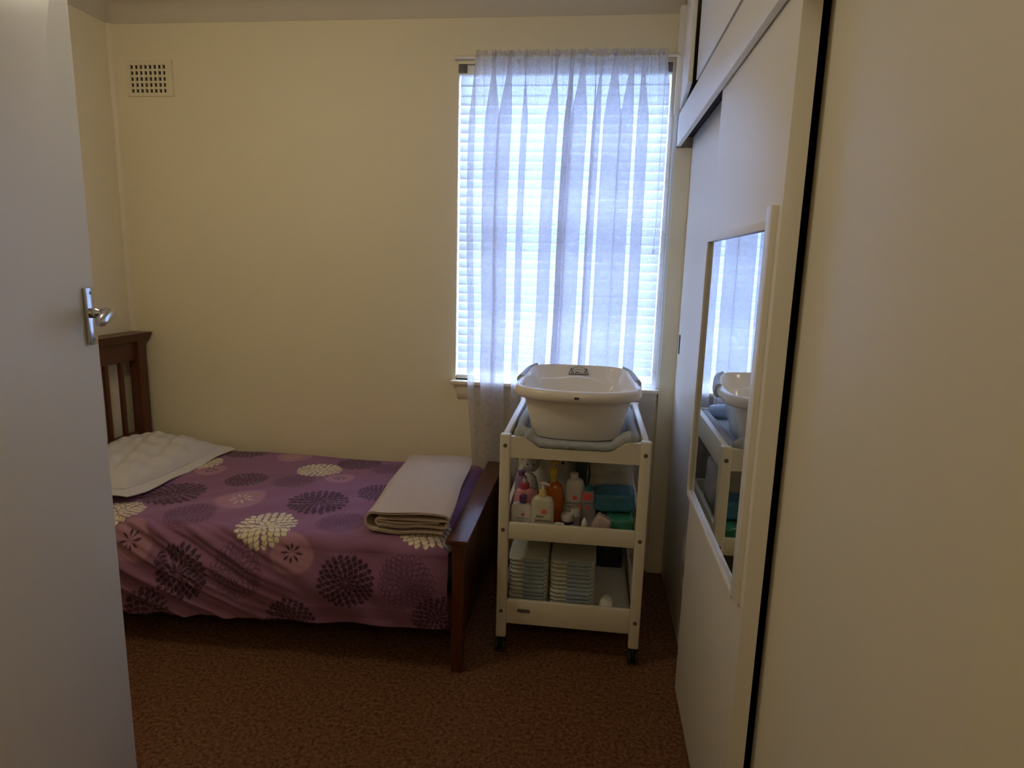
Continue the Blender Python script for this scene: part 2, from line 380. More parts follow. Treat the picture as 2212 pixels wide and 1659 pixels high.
oc = thing('overhead_cupboard', (.70, 2.0, 2.25), 'cream overhead cupboard above the wardrobe with one door standing ajar', 'cupboard')
b = B().box(.99, 1.02, .75, 3.19, 2.25, ZC).box(.40, .99, .75, 3.19, 2.247, 2.256)
obj('carcass', b, 'dark', oc, False)  # cupboard inside coloured dark to stand for its shade
obj('end_stile', B().box(.334, .366, 3.165, 3.198, 2.247, 2.70, .001), 'robe', oc)
bb = B().box(-.018, 0, -.455, 0, 2.262, 2.715, .0015)
bmesh.ops.rotate(bb.bm, verts=bb.bm.verts[:], cent=(0, 0, 0), matrix=Matrix.Rotation(math.radians(-3.6), 3, 'Z')); bmesh.ops.translate(bb.bm, verts=bb.bm.verts[:], vec=(.376, 3.165, 0))
obj('ajar_door', bb, 'robe', oc)
obj('middle_door', B().box(.358, .376, 1.90, 2.69, 2.262, 2.715, .0015), 'robe', oc)
obj('near_door', B().box(.358, .376, 1.10, 1.893, 2.262, 2.715, .0015), 'robe', oc)
obj('top_rail', B().box(.366, .39, .72, 3.165, 2.716, ZC, .001), 'robe', oc)

# ------------------------------------------------------------------ bed
bd = thing('single_bed', (-1.42, 2.70, 0), 'dark red-brown wooden single bed with slatted headboard against the wall', 'bed')
Y0, Y1 = 2.20, 3.165     # near and far posts
# headboard at the left
hx = -2.385
def post(x, y, z1, s=.05): return B().box(x - s / 2, x + s / 2, y - s / 2, y + s / 2, 0, z1, .003)
obj('head_post', post(hx, Y1 - .03, 1.105, .06), 'wood_z', bd); obj('head_post', post(hx, Y0 + .03, 1.105, .06), 'wood_z', bd)
obj('head_cap', B().prism([(hx - .055, 1.148), (hx - .045, 1.128), (hx - .033, 1.105), (hx + .033, 1.105), (hx + .045, 1.128), (hx + .055, 1.148)], 'y', Y0 - .03, D - .012), 'wood_y', bd, angle=20)
obj('head_rail', B().box(hx - .014, hx + .014, Y0 + .06, Y1 - .06, 1.005, 1.106, .002), 'wood_y', bd)
obj('head_rail', B().box(hx - .014, hx + .014, Y0 + .06, Y1 - .06, .50, .62, .002), 'wood_y', bd)
ns = 7
for i in range(ns):
    y = Y0 + .06 + (i + 1) * (Y1 - Y0 - .12) / (ns + 1)
    obj('head_slat', B().box(hx - .008, hx + .008, y - .0125, y + .0125, .62, 1.005, .001), 'wood_z', bd)
fxx = -.447
obj('foot_post', post(fxx, Y0 + .02, .532, .044), 'wood_z', bd); obj('foot_post', post(fxx, Y1 - .022, .532, .044), 'wood_z', bd)
obj('foot_cap', B().box(fxx - .042, fxx + .042, Y0 - .022, 3.168, .531, .549, .003), 'wood_y', bd)
obj('foot_panel', B().box(fxx - .011, fxx + .011, Y0 + .042, Y1 - .032, .14, .531, .001), 'wood_y', bd)
obj('side_rail', B().box(hx + .03, fxx - .022, Y0 + .02, Y0 + .045, .16, .30, .002), 'wood_x', bd)
obj('side_rail', B().box(hx + .03, fxx - .022, Y1 - .035, Y1 - .010, .16, .30, .002), 'wood_x', bd)
obj('slat_base', B().box(hx + .03, fxx - .022, Y0 + .045, Y1 - .035, .255, .275), 'wood_y', bd)
mt = obj('mattress', B().box(-2.345, -.505, 2.247, 3.128, .276, .485, .04, 4), 'mattress'); tag(mt, 'mattress under the purple floral quilt', 'mattress')

# quilt: fine grid with printed flowers held in a colour attribute
QX0, QX1 = -2.30, -.482
TOP = .985; HANG = .345; ST = TOP + HANG
NX, NS = 640, 470
X = np.linspace(QX0, QX1, NX + 1); Sv = np.linspace(-.05, ST, NS + 1)
XX, SS = np.meshgrid(X, Sv, indexing='ij')
# cross-section: back tuck, top, rounded front edge, hang
R = .05; yb, yf = 3.162, 2.205; zt = .528
def section(s):
    if s < 0: return yb + .004, zt - .02 + s * .9, 1., 0.
    flat = TOP - R * .8
    if s < .03: a = s / .03; return yb - s, zt - .02 * (1 - a) ** 2, .5, .8
    if s < flat: return yb - s, zt + .012 * math.sin(PI * s / flat), 0., 1.
    L = R * PI / 2 * 1.05; q = (s - flat)
    y0 = yb - flat
    if q < L:
        a = q / L * PI / 2; return y0 - R * math.sin(a), zt - R + R * math.cos(a), -math.sin(a), math.cos(a)
    h = q - L; hh = h / (ST - flat - L)
    return y0 - R - .022 * math.sin(PI * min(1, hh * 1.1)) + .03 * max(0, hh - .75) * 2, zt - R - h * .985, -1., 0.
sec = np.array([section(s) for s in Sv])
Yg = np.broadcast_to(sec[:, 0], XX.shape).copy(); Zg = np.broadcast_to(sec[:, 1], XX.shape).copy()
NYg = sec[:, 2]; NZg = sec[:, 3]
side = np.clip((SS - (TOP - .06)) / .12, 0, 1); topm = 1 - side
lf = np.clip((-1.0 - XX) / .5, 0, 1)
phs = (-.60 * XX + .80 * SS + .18 * SS ** 2) * 2 * PI / .115
disp = side * lf * (.013 * np.sin(phs + .8 * np.sin(3 * XX)) + .005 * np.sin(2.3 * phs + 1.))
disp += side * (1 - lf) * (.007 * np.sin((XX + .35 * SS) * 2 * PI / .31) + .004 * np.sin((-.8 * XX + SS) * 2 * PI / .19))
disp += topm * (.006 * np.sin(XX * 7 + 2 * SS) * np.sin(SS * 6 + 1) + .0022 * np.sin((XX * .8 + SS) * 2 * PI / .17) * np.clip((SS - .3) / .4, 0, 1))
disp += side * -.010 * np.exp(-((SS - TOP - .25) / .06) ** 2)
Yg += NYg * disp; Zg += NZg * disp
Zg -= (side * np.clip((SS - TOP) / HANG, 0, 1)) * (.045 * np.clip((-.75 - XX) / 1.0, 0, 1))
# foot end rolls down in front of the footboard
ef = np.clip((XX - (QX1 - .065)) / .065, 0, 1)
Zg -= ef ** 2 * .055 * topm; Yg += side * ef ** 2 * .03
base = np.array((.255, .108, .205)); cream = np.array((.70, .64, .42)); dark = np.array((.048, .014, .038)); pink = np.array((.40, .20, .27)); line = np.array((.095, .032, .085))
col = np.tile(base, XX.shape + (1,))
nz = np.zeros(XX.shape)
for k in range(6):
    fx, fs, p = rng.uniform(4, 26), rng.uniform(4, 26), rng.uniform(0, 6); nz += np.sin(XX * fx + 2 * np.sin(SS * fs) + p) / 6
col *= (1 + .07 * nz)[..., None]
def flower(cx, cs, Rr, kind, rot=0., squash=1.):
    i0, i1 = np.searchsorted(X, [cx - Rr * 1.15, cx + Rr * 1.15]); j0, j1 = np.searchsorted(Sv, [cs - Rr * 1.15, cs + Rr * 1.15])
    if i1 <= i0 or j1 <= j0: return
    dx = XX[i0:i1, j0:j1] - cx; ds = (SS[i0:i1, j0:j1] - cs) / squash; sub = col[i0:i1, j0:j1]
    rr = np.hypot(dx, ds); aa = np.arctan2(ds, dx)
    def petals(rings, width, color, outline=False, gap=.0030, bg=None):
        color = np.array(color)
        for k in reversed(range(len(rings))):       # outer petals first, inner ones overlap them with a thin gap
            n, r0, L = rings[k]
            for q in range(n):
                a = rot + 2 * PI * (q + .5 * (k % 2) + rng.uniform(-.10, .10)) / n; LL = L * rng.uniform(.88, 1.12); rs = r0 + rng.uniform(-.02, .02) * Rr
                u = dx * math.cos(a) + ds * math.sin(a) - rs; w = np.abs(-dx * math.sin(a) + ds * math.cos(a))
                W = PI * (r0 + .62 * L) / n * width
                def leaf(g):
                    t = (u + g) / (LL + 2 * g); ins = (t > 0) & (t < 1); tt = np.clip(t, 0, 1)
                    return np.where(ins, np.clip(((W + g) * np.sin(PI * tt ** 1.2) ** 1.05 - w) / .0020 + .5, 0, 1), 0)
                m = leaf(0)
                if outline:
                    m = np.clip(m - leaf(-.0042), 0, 1) * .8; sub[:] = sub * (1 - m[..., None]) + color * m[..., None]
                else:
                    if gap:
                        mg = leaf(gap); sub[:] = sub * (1 - mg[..., None]) + (base if bg is None else bg) * mg[..., None]
                    sub[:] = sub * (1 - m[..., None]) + color * m[..., None]
    K = [(8, .02, .36), (11, .20, .37), (15, .38, .35), (19, .55, .33), (23, .72, .28)]
    rings = [(n, r0 * Rr, L * Rr) for n, r0, L in K]
    if kind == 'cream': petals(rings, .74, cream)
    elif kind == 'dark': petals([(n + 2, a, l) for n, a, l in rings], .76, dark)
    elif kind == 'line':
        m = smooth((Rr * .95 - rr) / (Rr * .2)) * .22; sub[:] = sub * (1 - m[..., None]) + base * .62 * m[..., None]
        petals([(n + 2, a, l) for n, a, l in rings], .95, line, True)
    else:
        edge = Rr * (.90 + .06 * np.sin(aa * 3 + cx * 40) + .035 * np.sin(aa * 67) + .03 * np.sin(aa * 41 + 2) + .02 * np.sin(aa * 113))
        m = np.clip((edge - rr) / .003 + .5, 0, 1) * .92; sub[:] = sub * (1 - m[..., None]) + pink * m[..., None]
        c2 = {'pinkdark': dark, 'pinkcream': cream, 'pinkyellow': (.62, .50, .12)}[kind]
        petals([(8, .10 * Rr, .36 * Rr)], .38 if kind == 'pinkdark' else .24, c2, gap=0)
def fy(y): return yb - y
sb = TOP + .018
FL = [('line', -1.562, fy(2.281), .105), ('line', -1.322, fy(2.702), .10), ('line', -.95, fy(2.99), .10), ('line', -1.30, sb + .13, .11), ('line', -.937, fy(2.31), .10), ('line', -.632, sb + .125, .112), ('line', -2.02, fy(2.62), .1), ('line', -.70, fy(2.72), .1),
      ('pinkcream', -1.442, fy(2.453), .112), ('pinkdark', -1.782, fy(2.781), .078), ('pinkyellow', -1.50, fy(3.075), .095), ('pinkdark', -1.134, fy(2.787), .074), ('pinkdark', -1.08, sb + .045, .092), ('pinkdark', -1.735, sb + .04, .092), ('pinkdark', -.80, fy(3.1), .09),
      ('dark', -1.766, fy(2.476), .135), ('dark', -1.547, fy(2.69), .098), ('dark', -1.109, fy(2.484), .128), ('dark', -1.77, fy(3.11), .115), ('dark', -1.139, fy(3.06), .115), ('dark', -.896, fy(2.648), .098), ('dark', -1.533, sb + .145, .112), ('dark', -.864, sb + .142, .112), ('dark', -1.10, sb + .335, .11), ('dark', -.52, sb + .275, .10), ('dark', -1.70, sb + .315, .10), ('dark', -2.08, fy(2.86), .11),
      ('cream', -1.903, fy(2.884), .112), ('cream', -1.86, fy(2.255), .105), ('cream', -1.212, fy(2.232), .118), ('cream', -1.283, fy(2.898), .112), ('cream', -.578, fy(2.285), .118), ('cream', -.70, fy(3.02), .11)]
for k, x, s, r in FL: flower(x, s, r, k, rot=rng.uniform(0, 6))
verts = np.stack([XX, Yg, Zg], -1).reshape(-1, 3)
idx = np.arange((NX + 1) * (NS + 1)).reshape(NX + 1, NS + 1)
faces = np.stack([idx[:-1, :-1], idx[1:, :-1], idx[1:, 1:], idx[:-1, 1:]], -1).reshape(-1, 4)
me = bpy.data.meshes.new('quilt')
me.vertices.add(len(verts)); me.vertices.foreach_set('co', verts.ravel().astype('f'))
me.loops.add(faces.size); me.loops.foreach_set('vertex_index', faces.ravel().astype('i'))
me.polygons.add(len(faces)); me.polygons.foreach_set('loop_start', np.arange(0, faces.size, 4, dtype='i'))
me.update(calc_edges=True); me.validate()
me.polygons.foreach_set('use_smooth', [True] * len(me.polygons))
ca = me.color_attributes.new('print', 'FLOAT_COLOR', 'POINT')
ca.data.foreach_set('color', np.concatenate([col.reshape(-1, 3), np.ones((len(verts), 1))], 1).ravel().astype('f'))
mq = mat('printed_quilt', (.2, .1, .15), .75, bump=.08, bscale=300); at = mq.node_tree.nodes.new('ShaderNodeAttribute'); at.attribute_name = 'print'
mq.node_tree.links.new(at.outputs['Color'], mq.node_tree.nodes['Principled BSDF'].inputs['Base Color'])
mq.node_tree.nodes['Principled BSDF'].inputs['Sheen Weight'].default_value = .1
me.materials.append(mq); qo = bpy.data.objects.new('quilt', me); C.objects.link(qo)
tag(qo, 'purple quilt printed with large cream and dark flowers, hanging over the bed side', 'quilt')

# pillow
pw = thing('pillow', (-2.10, 2.74, .53), 'plain grey flanged pillow at the head of the bed', 'pillow')
def pil(sign, x0=-2.335, x1=-1.905, y0=2.36, y1=3.105):
    def F(u, v):
        a, c = 2 * u - 1, 2 * v - 1
        x = (x0 + x1) / 2 + (x1 - x0) / 2 * a * (1 - .04 * c * c); y = (y0 + y1) / 2 + (y1 - y0) / 2 * c * (1 - .03 * a * a)
        h = (max(0, 1 - a ** 4) * max(0, 1 - c ** 4)) ** .62
        wr_ = .006 * math.sin(9 * a + 7 * c) * h + .005 * math.sin(16 * c - 5 * a + 1) * h + .004 * math.sin(23 * (a + .6 * c)) * h
        lift = .018 * max(0, -c) ** 2
        return (x, y, .570 + lift - .010 * a + ((.062 if sign > 0 else -.042) * h + wr_ + (.016 * (1 - a) * h if sign > 0 else 0)))
    return F
b = B(); b.grid(pil(1), 48, 64); b.grid(pil(-1), 48, 64); bmesh.ops.remove_doubles(b.bm, verts=b.bm.verts[:], dist=.0008)
obj('cushion', b, 'pillow', pw)
b = B()
def ring_pt(t, o):
    x0, x1, y0, y1 = -2.335 - o, -1.905 + o, 2.36 - o, 3.105 + o
    t = t % 1; per = [(x0, y0), (x1, y0), (x1, y1), (x0, y1), (x0, y0)]
    k = min(3, int(t * 4)); f = t * 4 - k
    p = Vector(per[k]).lerp(Vector(per[k + 1]), f); c = (p.y - 2.73) / .37; a = (p.x + 2.12) / .215
    pin = (.008 * (1 - min(1, abs(c))) if k in (1, 3) else 0)
    return (p.x, p.y, .567 + .018 * max(0, -c) ** 2 - .010 * a - .012 * (o / .045) + .005 * math.sin(t * 60) * (o / .045))
Nn = 160; rings = []
for o in (-.012, .015, .042): rings.append([b.bm.verts.new(ring_pt(i / Nn, o)) for i in range(Nn)])
low = [[b.bm.verts.new(v.co - Vector((0, 0, .004))) for v in r] for r in reversed(rings)]
b._loft(rings + low + [rings[0]])
obj('flange', b, 'pillow', pw)

# folded blanket
b = B()
def ribbon_path():
    P = []
    def arc(cx, cz, r, a0, a1, n=10, sx=1.): 
        for i in range(n + 1):
            a = math.radians(a0 + (a1 - a0) * i / n); P.append((cx + r * sx * math.cos(a), cz + r * math.sin(a)))
    # outer bottom from right to left, round the left end, across the top to the right
    P.append((-.512, .546))
    for x in np.linspace(-.53, -.775, 9): P.append((x, .545 + .002 * math.sin(x * 30)))
    arc(-.775, .580, .035, 270, 90, 12, 1.15)
    for x in np.linspace(-.76, -.50, 10): P.append((x, .615 + .008 * math.sin((x + .76) / .26 * PI)))
    P.append((-.488, .606))
    return P
def ribbon_inner(z, xl, xr, g):
    P = [(xr, z + g)]
    for x in np.linspace(xr - .01, xl + .02, 9): P.append((x, z + g + .003 * math.sin(x * 25)))
    for i in range(9):
        a = math.radians(90 + 180 * i / 8); P.append((xl + .02 + g * 1.2 * math.cos(a), z + g * math.sin(a)))
    for x in np.linspace(xl + .02, xr - .015, 9): P.append((x, z - g + .002 * math.sin(x * 40)))
    for i in range(7):
        a = math.radians(-90 + 150 * i / 6); P.append((xr - .015 + .010 * math.cos(a), z - g + .008 + .008 * math.sin(a)))
    return P
def ribbon(P, th, y0, y1, ny=12):
    P = [Vector((p[0], p[1])) for p in P]; n = len(P); top, bot = [], []
    for i in range(n):
        t = (P[min(n - 1, i + 1)] - P[max(0, i - 1)]).normalized(); nn = Vector((-t.y, t.x))
        top.append(P[i] + nn * th / 2); bot.append(P[i] - nn * th / 2)
    ring2 = top + bot[::-1]; rings = []
    for k in range(ny + 1):
        f = k / ny; y = y0 + (y1 - y0) * f
        rings.append([b.bm.verts.new((p.x - .058 * f + .004 * math.sin(f * 9), y + .010 * math.sin(p.x * 20), p.y - .010 * f * (p.y > .59) + .003 * math.sin(6 * f + 12 * p.x) * (p.y > .6))) for p in ring2])
    b._loft(rings); b.bm.faces.new(rings[0][::-1]); b.bm.faces.new(rings[-1])
ribbon(ribbon_path(), .009, 2.232, 3.01)
ribbon(ribbon_inner(.5805, -.775, -.495, .014), .009, 2.236, 3.005)
ribbon([(x, .5805 + .002 * math.sin(x * 22)) for x in np.linspace(-.765, -.53, 12)], .008, 2.24, 3.0)
bo = obj('folded_blanket', b, 'blanket', angle=60); tag(bo, 'folded taupe blanket lying on the quilt at the foot of the bed', 'blanket')

# ------------------------------------------------------------------ changing table on castors
CX0, CX1, CY0, CY1 = -.320, .252, 2.360, 3.095; LGW = .041
ct = thing('changing_table', (-.034, 2.73, 0), 'white wooden changing table on black castors with two open shelves', 'changing table')
for i, (x, y) in enumerate(((CX0, CY0), (CX1 - LGW, CY0), (CX0, CY1 - .035), (CX1 - LGW, CY1 - .035))):
    obj('leg', B().box(x, x + LGW, y, y + .035, .066, .914, .006, 3), 'white_wood', ct)
    wx = x + LGW / 2; wy = y + .010
    cs = obj('castor', B().cyl((wx - .021, wy, .027), (wx - .006, wy, .027), .027, seg=24, bev=.005).cyl((wx + .006, wy, .027), (wx + .021, wy, .027), .027, seg=24, bev=.005).cyl((wx - .010, wy, .027), (wx + .010, wy, .027), .008, seg=12), 'rubber', ct, label='black twin-wheel castor')
    obj('castor_hood', B().box(wx - .0055, wx + .0055, wy - .016, wy + .022, .016, .060, .004).cyl((wx, wy + .008, .054), (wx, wy + .008, .070), .012, seg=14), 'rubber', cs)
def dip(x):   # curved upper edge of the end boards
    u = (x - (CX0 + LGW)) / (CX1 - CX0 - 2 * LGW)
    t = abs(2 * u - 1)
    return .862 + .040 * smooth(np.array((t - .50) / .34)) + .004 * t
for yy, nm in ((CY0 + .004, 'end_board'), (CY1 - .031, 'end_board')):
    xs = np.linspace(CX0 + LGW, CX1 - LGW, 41)
    poly = [(CX0 + LGW, .823), *[(x, float(dip(x))) for x in xs], (CX1 - LGW, .823)]
    obj(nm, B().prism(poly, 'y', yy, yy + .026), 'white_wood', ct, angle=40)
    obj('cross_rail', B().box(CX0 + LGW, CX1 - LGW, yy, yy + .022, .489, .556, .003), 'white_wood', ct)
    obj('cross_rail', B().box(CX0 + LGW, CX1 - LGW, yy, yy + .022, .128, .228, .003), 'white_wood', ct)
for x in (CX0 + .008, CX1 - .033):
    obj('side_board', B().box(x, x + .025, CY0 + .035, CY1 - .035, .815, .914, .004), 'white_wood', ct)
    obj('side_rail', B().box(x + .004, x + .021, CY0 + .035, CY1 - .035, .535, .580, .003), 'white_wood', ct)
    obj('side_rail', B().box(x + .004, x + .021, CY0 + .035, CY1 - .035, .180, .228, .003), 'white_wood', ct)
obj('top_shelf', B().box(CX0 + .033, CX1 - .033, CY0 + .030, CY1 - .032, .838, .850), 'white_wood', ct, False)
obj('shelf', B().box(CX0 + .030, CX1 - .030, CY0 + .026, CY1 - .032, .490, .503), 'white_wood', ct, False)
obj('shelf', B().box(CX0 + .030, CX1 - .030, CY0 + .026, CY1 - .032, .140, .153), 'white_wood', ct, False)
for x, z in ((CX0 + .021, .870), (CX1 - .021, .862), (CX0 + .020, .528), (CX1 - .022, .520), (CX0 + .020, .182), (CX1 - .020, .178)):
    obj('screw_cap', B().cyl((x, CY0 - .0015, z), (x, CY0 + .004, z), .0082, seg=20, bev=.0008), 'cap', ct, label='dark round screw cap')
bb = B()
pts = [(-.215 + .021 * (1 if a < 9 else -1) + .0075 * math.cos(math.radians(-90 + 20 * a)) * 1, .1955 + .0075 * math.sin(math.radians(-90 + 20 * a))) for a in range(10)]
pl_ = [(-.190 + .0075 * math.cos(math.radians(-90 + 20 * a)), .188 + .0075 * math.sin(math.radians(-90 + 20 * a))) for a in range(10)] + [(-.228 + .0075 * math.cos(math.radians(90 + 20 * a)), .188 + .0075 * math.sin(math.radians(90 + 20 * a))) for a in range(10)]
bb.prism(pl_, 'y', CY0 + .0015, CY0 + .006)
obj('name_plate', bb, 'cap', ct, label='small dark oblong plate')

# changing mat
cm = thing('changing_mat', (-.034, 2.73, .85), 'grey-blue padded changing mat with rolled edges on top of the white table', 'changing mat')
obj('pad', B().box(-.278, .210, 2.40, 3.055, .8505, .874, .010, 3), 'mat', cm)
def lump(p, r, k): return [q * (1 + .13 * math.sin(i * 1.9 + k) + .07 * math.sin(i * 3.3 + 2 * k)) for i, q in enumerate(r)]
n = 34; xs = np.linspace(-.268, .203, n); pts = []; rd = []
for i, x in enumerate(xs):
    t = abs(2 * i / (n - 1) - 1); w = float(smooth(np.array((t - .52) / .34)))
    pts.append((x, 2.392 - .010 * (1 - w) + .008 * w, .880 + .036 * w)); rd.append((.0145 + .0120 * w) * (1 - .55 * max(0, t - .93) / .07))
rd = [q * (1 + .12 * math.sin(i * 1.9) + .07 * math.sin(i * 3.7)) for i, q in enumerate(rd)]
obj('front_roll', B().tube(pts, rd, 16), 'mat', cm)
for x, sgn in ((-.262, 1), (.196, -1)):
    pts = [(x + .003 * math.sin(i), 2.42 + i * .062, .890 + .002 * math.sin(i * 2)) for i in range(11)]
    obj('side_roll', B().tube(pts, [.016] + [.021] * 9 + [.016], 14), 'mat', cm)
pts = [(-.25 + i * .0435, 3.02 - .012 * math.sin(i / 10 * PI), .905) for i in range(11)]
obj('back_roll', B().tube(pts, [.026] + [.036] * 9 + [.026], 16), mat('shiny_blue_vinyl', (.33, .42, .52), .25), cm, label='shiny blue rolled end')

# baby bath
tb = thing('baby_bath', (-.034, 2.68, .875), 'ivory plastic baby bath with grey grips standing on the changing mat', 'baby bath')
TX, TYC, TA, TBF, TBB = -.036, 2.565, .257, .178, .398
def outline(a):      # a = 0 is +x, counter-clockwise
    c, s = math.cos(a), math.sin(a)
    if s <= 0: n_ = 2.25; bb_ = TBF
    else: n_ = 3.7; bb_ = TBB
    e = 2 / n_
    return Vector((TX + TA * math.copysign(abs(c) ** e, c), TYC + bb_ * math.copysign(abs(s) ** e, s)))
NA = 144
angs = []
for i in range(NA): angs.append(2 * PI * i / NA)
OUT = [outline(a) for a in angs]
# resample evenly
def resample(P, n):
    L = [0]; Q = P + [P[0]]
    for p, q in zip(Q, Q[1:]): L.append(L[-1] + (q - p).length)
    out = []; k = 0
    for i in range(n):
        t = L[-1] * i / n
        while L[k + 1] < t: k += 1
        f = (t - L[k]) / max(1e-9, L[k + 1] - L[k]); out.append(Q[k].lerp(Q[k + 1], f))
    return out
OUT = resample([outline(2 * PI * i / 2000) for i in range(2000)], NA)
NRM = []
for i in range(NA):
    t = (OUT[(i + 1) % NA] - OUT[i - 1]).normalized(); NRM.append(Vector((t.y, -t.x)))
def backness(p): return float(smooth(np.array((p.y - 2.78) / .14)))
def rimz(p): return 1.086 + .020 * backness(p) - .004 * math.sin(PI * min(1, max(0, (p.y - 2.45) / .35)))
ZB = .8765
def section_at(i, lip_only=False, grow=0.):
    p, nn = OUT[i], NRM[i]; bk = backness(p); z1 = rimz(p)
    lip = .045 * (1 - .45 * bk)
    P = []
    if not lip_only:
        P += [(.105, ZB), (.082, ZB), (.076, ZB + .006), (.064 - .02 * bk, ZB + .07), (.048 - .028 * bk, z1 - lip - .025), (.040 - .025 * bk, z1 - lip + .002)]
    P += [(.034 - .023 * bk, z1 - lip), (.012 - .004 * bk, z1 - lip - .001), (.003, z1 - lip + .006), (0, z1 - lip * .55), (.002, z1 - lip * .25), (.009, z1 - .004), (.017, z1), (.027 - .008 * bk, z1 - .003), (.034 - .010 * bk, z1 - .013), (.038 - .010 * bk, z1 - .024)]
    if not lip_only:
        P += [(.053 - .009 * bk, z1 - .05), (.072 + .018 * bk, ZB + .09), (.088 + .06 * bk, ZB + .022), (.104 + .064 * bk, ZB + .010), (.130 + .065 * bk, ZB + .008)]
    out = []
    for d, z in P:
        q = p - nn * (d - grow); out.append(Vector((q.x, q.y, z + grow * (1 if z > z1 - lip * .5 else -1) * .8)))
    return out
b = B(); secs = [section_at(i) for i in range(NA)]
rings = [[b.bm.verts.new(secs[i][k]) for i in range(NA)] for k in range(len(secs[0]))]
b._loft(rings); b.bm.faces.new(rings[0][::-1]); b.bm.faces.new(rings[-1])
obj('shell', b, 'tub', tb, angle=50)
for sgn in (-1, 1):
    ids = [i for i in range(NA) if (OUT[i].x - TX) * sgn > .1 and 2.70 < OUT[i].y < 2.915]
    ids.sort(key=lambda i: OUT[i].y)
    b = B(); rings = []
    for i in ids:
        s_ = section_at(i, True, .009); rings.append([b.bm.verts.new(v) for v in s_])
    b._loft(rings); b.bm.faces.new(rings[0][::-1]); b.bm.faces.new(rings[-1])
    obj('hand_grip', b, 'grip', tb, angle=50, label='grey rubber hand grip')
# moulded back support inside
b = B(); n = 40; front, bk_, frontb, bkb = [], [], [], []
for i in range(n + 1):
    u = i / n; x = TX - .185 + .37 * u; c = 2 * u - 1
    zt_ = 1.040 + .020 * math.exp(-(c / .42) ** 2) - .008 * c
    yb_ = 2.922 - .04 * c ** 6
    front.append((x, yb_ - .030, zt_)); bk_.append((x, yb_, zt_ + .002)); frontb.append((x * .9 + TX * .1, yb_ - .065, .91)); bkb.append((x * .9 + TX * .1, yb_ - .01, .91))
rings = [[b.bm.verts.new(v) for v in r] for r in (bkb, bk_, [(x, y + .004, z + .002) for x, y, z in front], front, [(x, y - .004, z - .005) for x, y, z in front], frontb)]
b._loft(rings, closed=False); b.bm.faces.new([r[0] for r in rings]); b.bm.faces.new([r[-1] for r in rings])
obj('back_support', b, 'tub', tb, angle=60)
obj('drain_mark', B().box(-.045, -.027, OUT[0].y * 0 + TYC - TBF - .0015, TYC - TBF + .006, 1.0575, 1.0655, .001), 'ink', tb, label='small dark oblong mark on the front rim')
# printed emblem on the inside of the back wall
b = B()
def yw(z): return 2.9385 - (1.098 - z) * .42
def stroke(x0, z0, x1, z1, w=.0026):
    z0, z1 = ez + (z0 - ez) * 1.5, ez + (z1 - ez) * 1.5
    d = Vector((x1 - x0, z1 - z0)).normalized(); nx, nz_ = -d.y * w / 2, d.x * w / 2
    ps = [(x0 + nx, z0 + nz_), (x1 + nx, z1 + nz_), (x1 - nx, z1 - nz_), (x0 - nx, z0 - nz_)]
    f = [(x, yw(z) - .0045, z) for x, z in ps]; k = [(x, yw(z) - .0035, z) for x, z in ps]
    r0 = [b.bm.verts.new(v) for v in f]; r1 = [b.bm.verts.new(v) for v in k]; b._loft([r0, r1]); b.bm.faces.new(r0[::-1]); b.bm.faces.new(r1)
ex, ez = -.040, 1.0655
stroke(ex - .046, ez, ex + .046, ez); stroke(ex - .046, ez, ex - .034, ez + .018); stroke(ex + .046, ez, ex + .034, ez + .018)
stroke(ex - .032, ez, ex - .033, ez + .018, .003); stroke(ex + .032, ez, ex + .033, ez + .018, .003)
stroke(ex - .022, ez, ex - .028, ez + .012); stroke(ex + .022, ez, ex + .028, ez + .012)
for i in range(9):
    a = math.radians(155 - i * 16.25); x, z = ex + .032 * math.cos(a), ez + .010 + .012 * math.sin(a)
    stroke(x - .0016, z - .0016, x, z + .003, .0012); stroke(x, z + .003, x + .0018, z - .0016, .0012)
for i in range(6):
    a0, a1 = math.radians(150 - i * 20), math.radians(150 - (i + 1) * 20)
    stroke(ex + .024 * math.cos(a0), ez + .004 + .011 * math.sin(a0), ex + .024 * math.cos(a1), ez + .004 + .011 * math.sin(a1), .0014)
stroke(ex - .016, ez + .003, ex - .004, ez + .008, .004); stroke(ex - .004, ez + .006, ex + .016, ez + .004, .0015); stroke(ex - .004, ez + .003, ex + .018, ez + .002, .0012)
obj('emblem', b, 'ink', tb, False, label='small dark arched printed emblem')

# ------------------------------------------------------------------ things on the middle shelf
SH = .5032
M['lotion_white'] = mat('white_plastic', (.72, .70, .66), .3)
M['purple'] = mat('purple_plastic', (.16, .06, .20), .4)
M['purple_pale'] = mat('mauve_plastic', (.30, .20, .36), .4)
M['pink_soap'] = mat('pink_liquid', (.55, .25, .28), .2)
M['red'] = mat('red_plastic', (.45, .07, .09), .4)
M['red_print'] = mat('red_print', (.75, .13, .11), .6)
M['orange_print'] = mat('orange_print', (.78, .22, .07), .6)
M['pale'] = mat('frosted_plastic', (.55, .53, .40), .22)
M['yellow_print'] = mat('yellow_cap', (.62, .42, .06), .4)
M['lemon'] = mat('pale_yellow_cap', (.62, .52, .16), .4)
M['orange'] = mat('orange_liquid', (.50, .13, .015), .2)
M['powder'] = mat('powder_white', (.60, .57, .55), .35)
M['clear'] = mat('clear_grey_plastic', (.36, .34, .38), .15)
M['navy'] = mat('navy_plastic', (.025, .03, .07), .35)
M['blue_pack'] = mat('blue_film', (.045, .17, .27), .3, noise=.25, nscale=25, bump=.15, bscale=30)
M['green_pack'] = mat('green_film', (.04, .20, .13), .3, noise=.3, nscale=30, bump=.15, bscale=30)
M['pink_pack'] = mat('mauve_film', (.46, .36, .36), .35, noise=.1, nscale=30, bump=.15, bscale=30)
M['dgreen'] = mat('dark_green_film', (.02, .05, .045), .35)
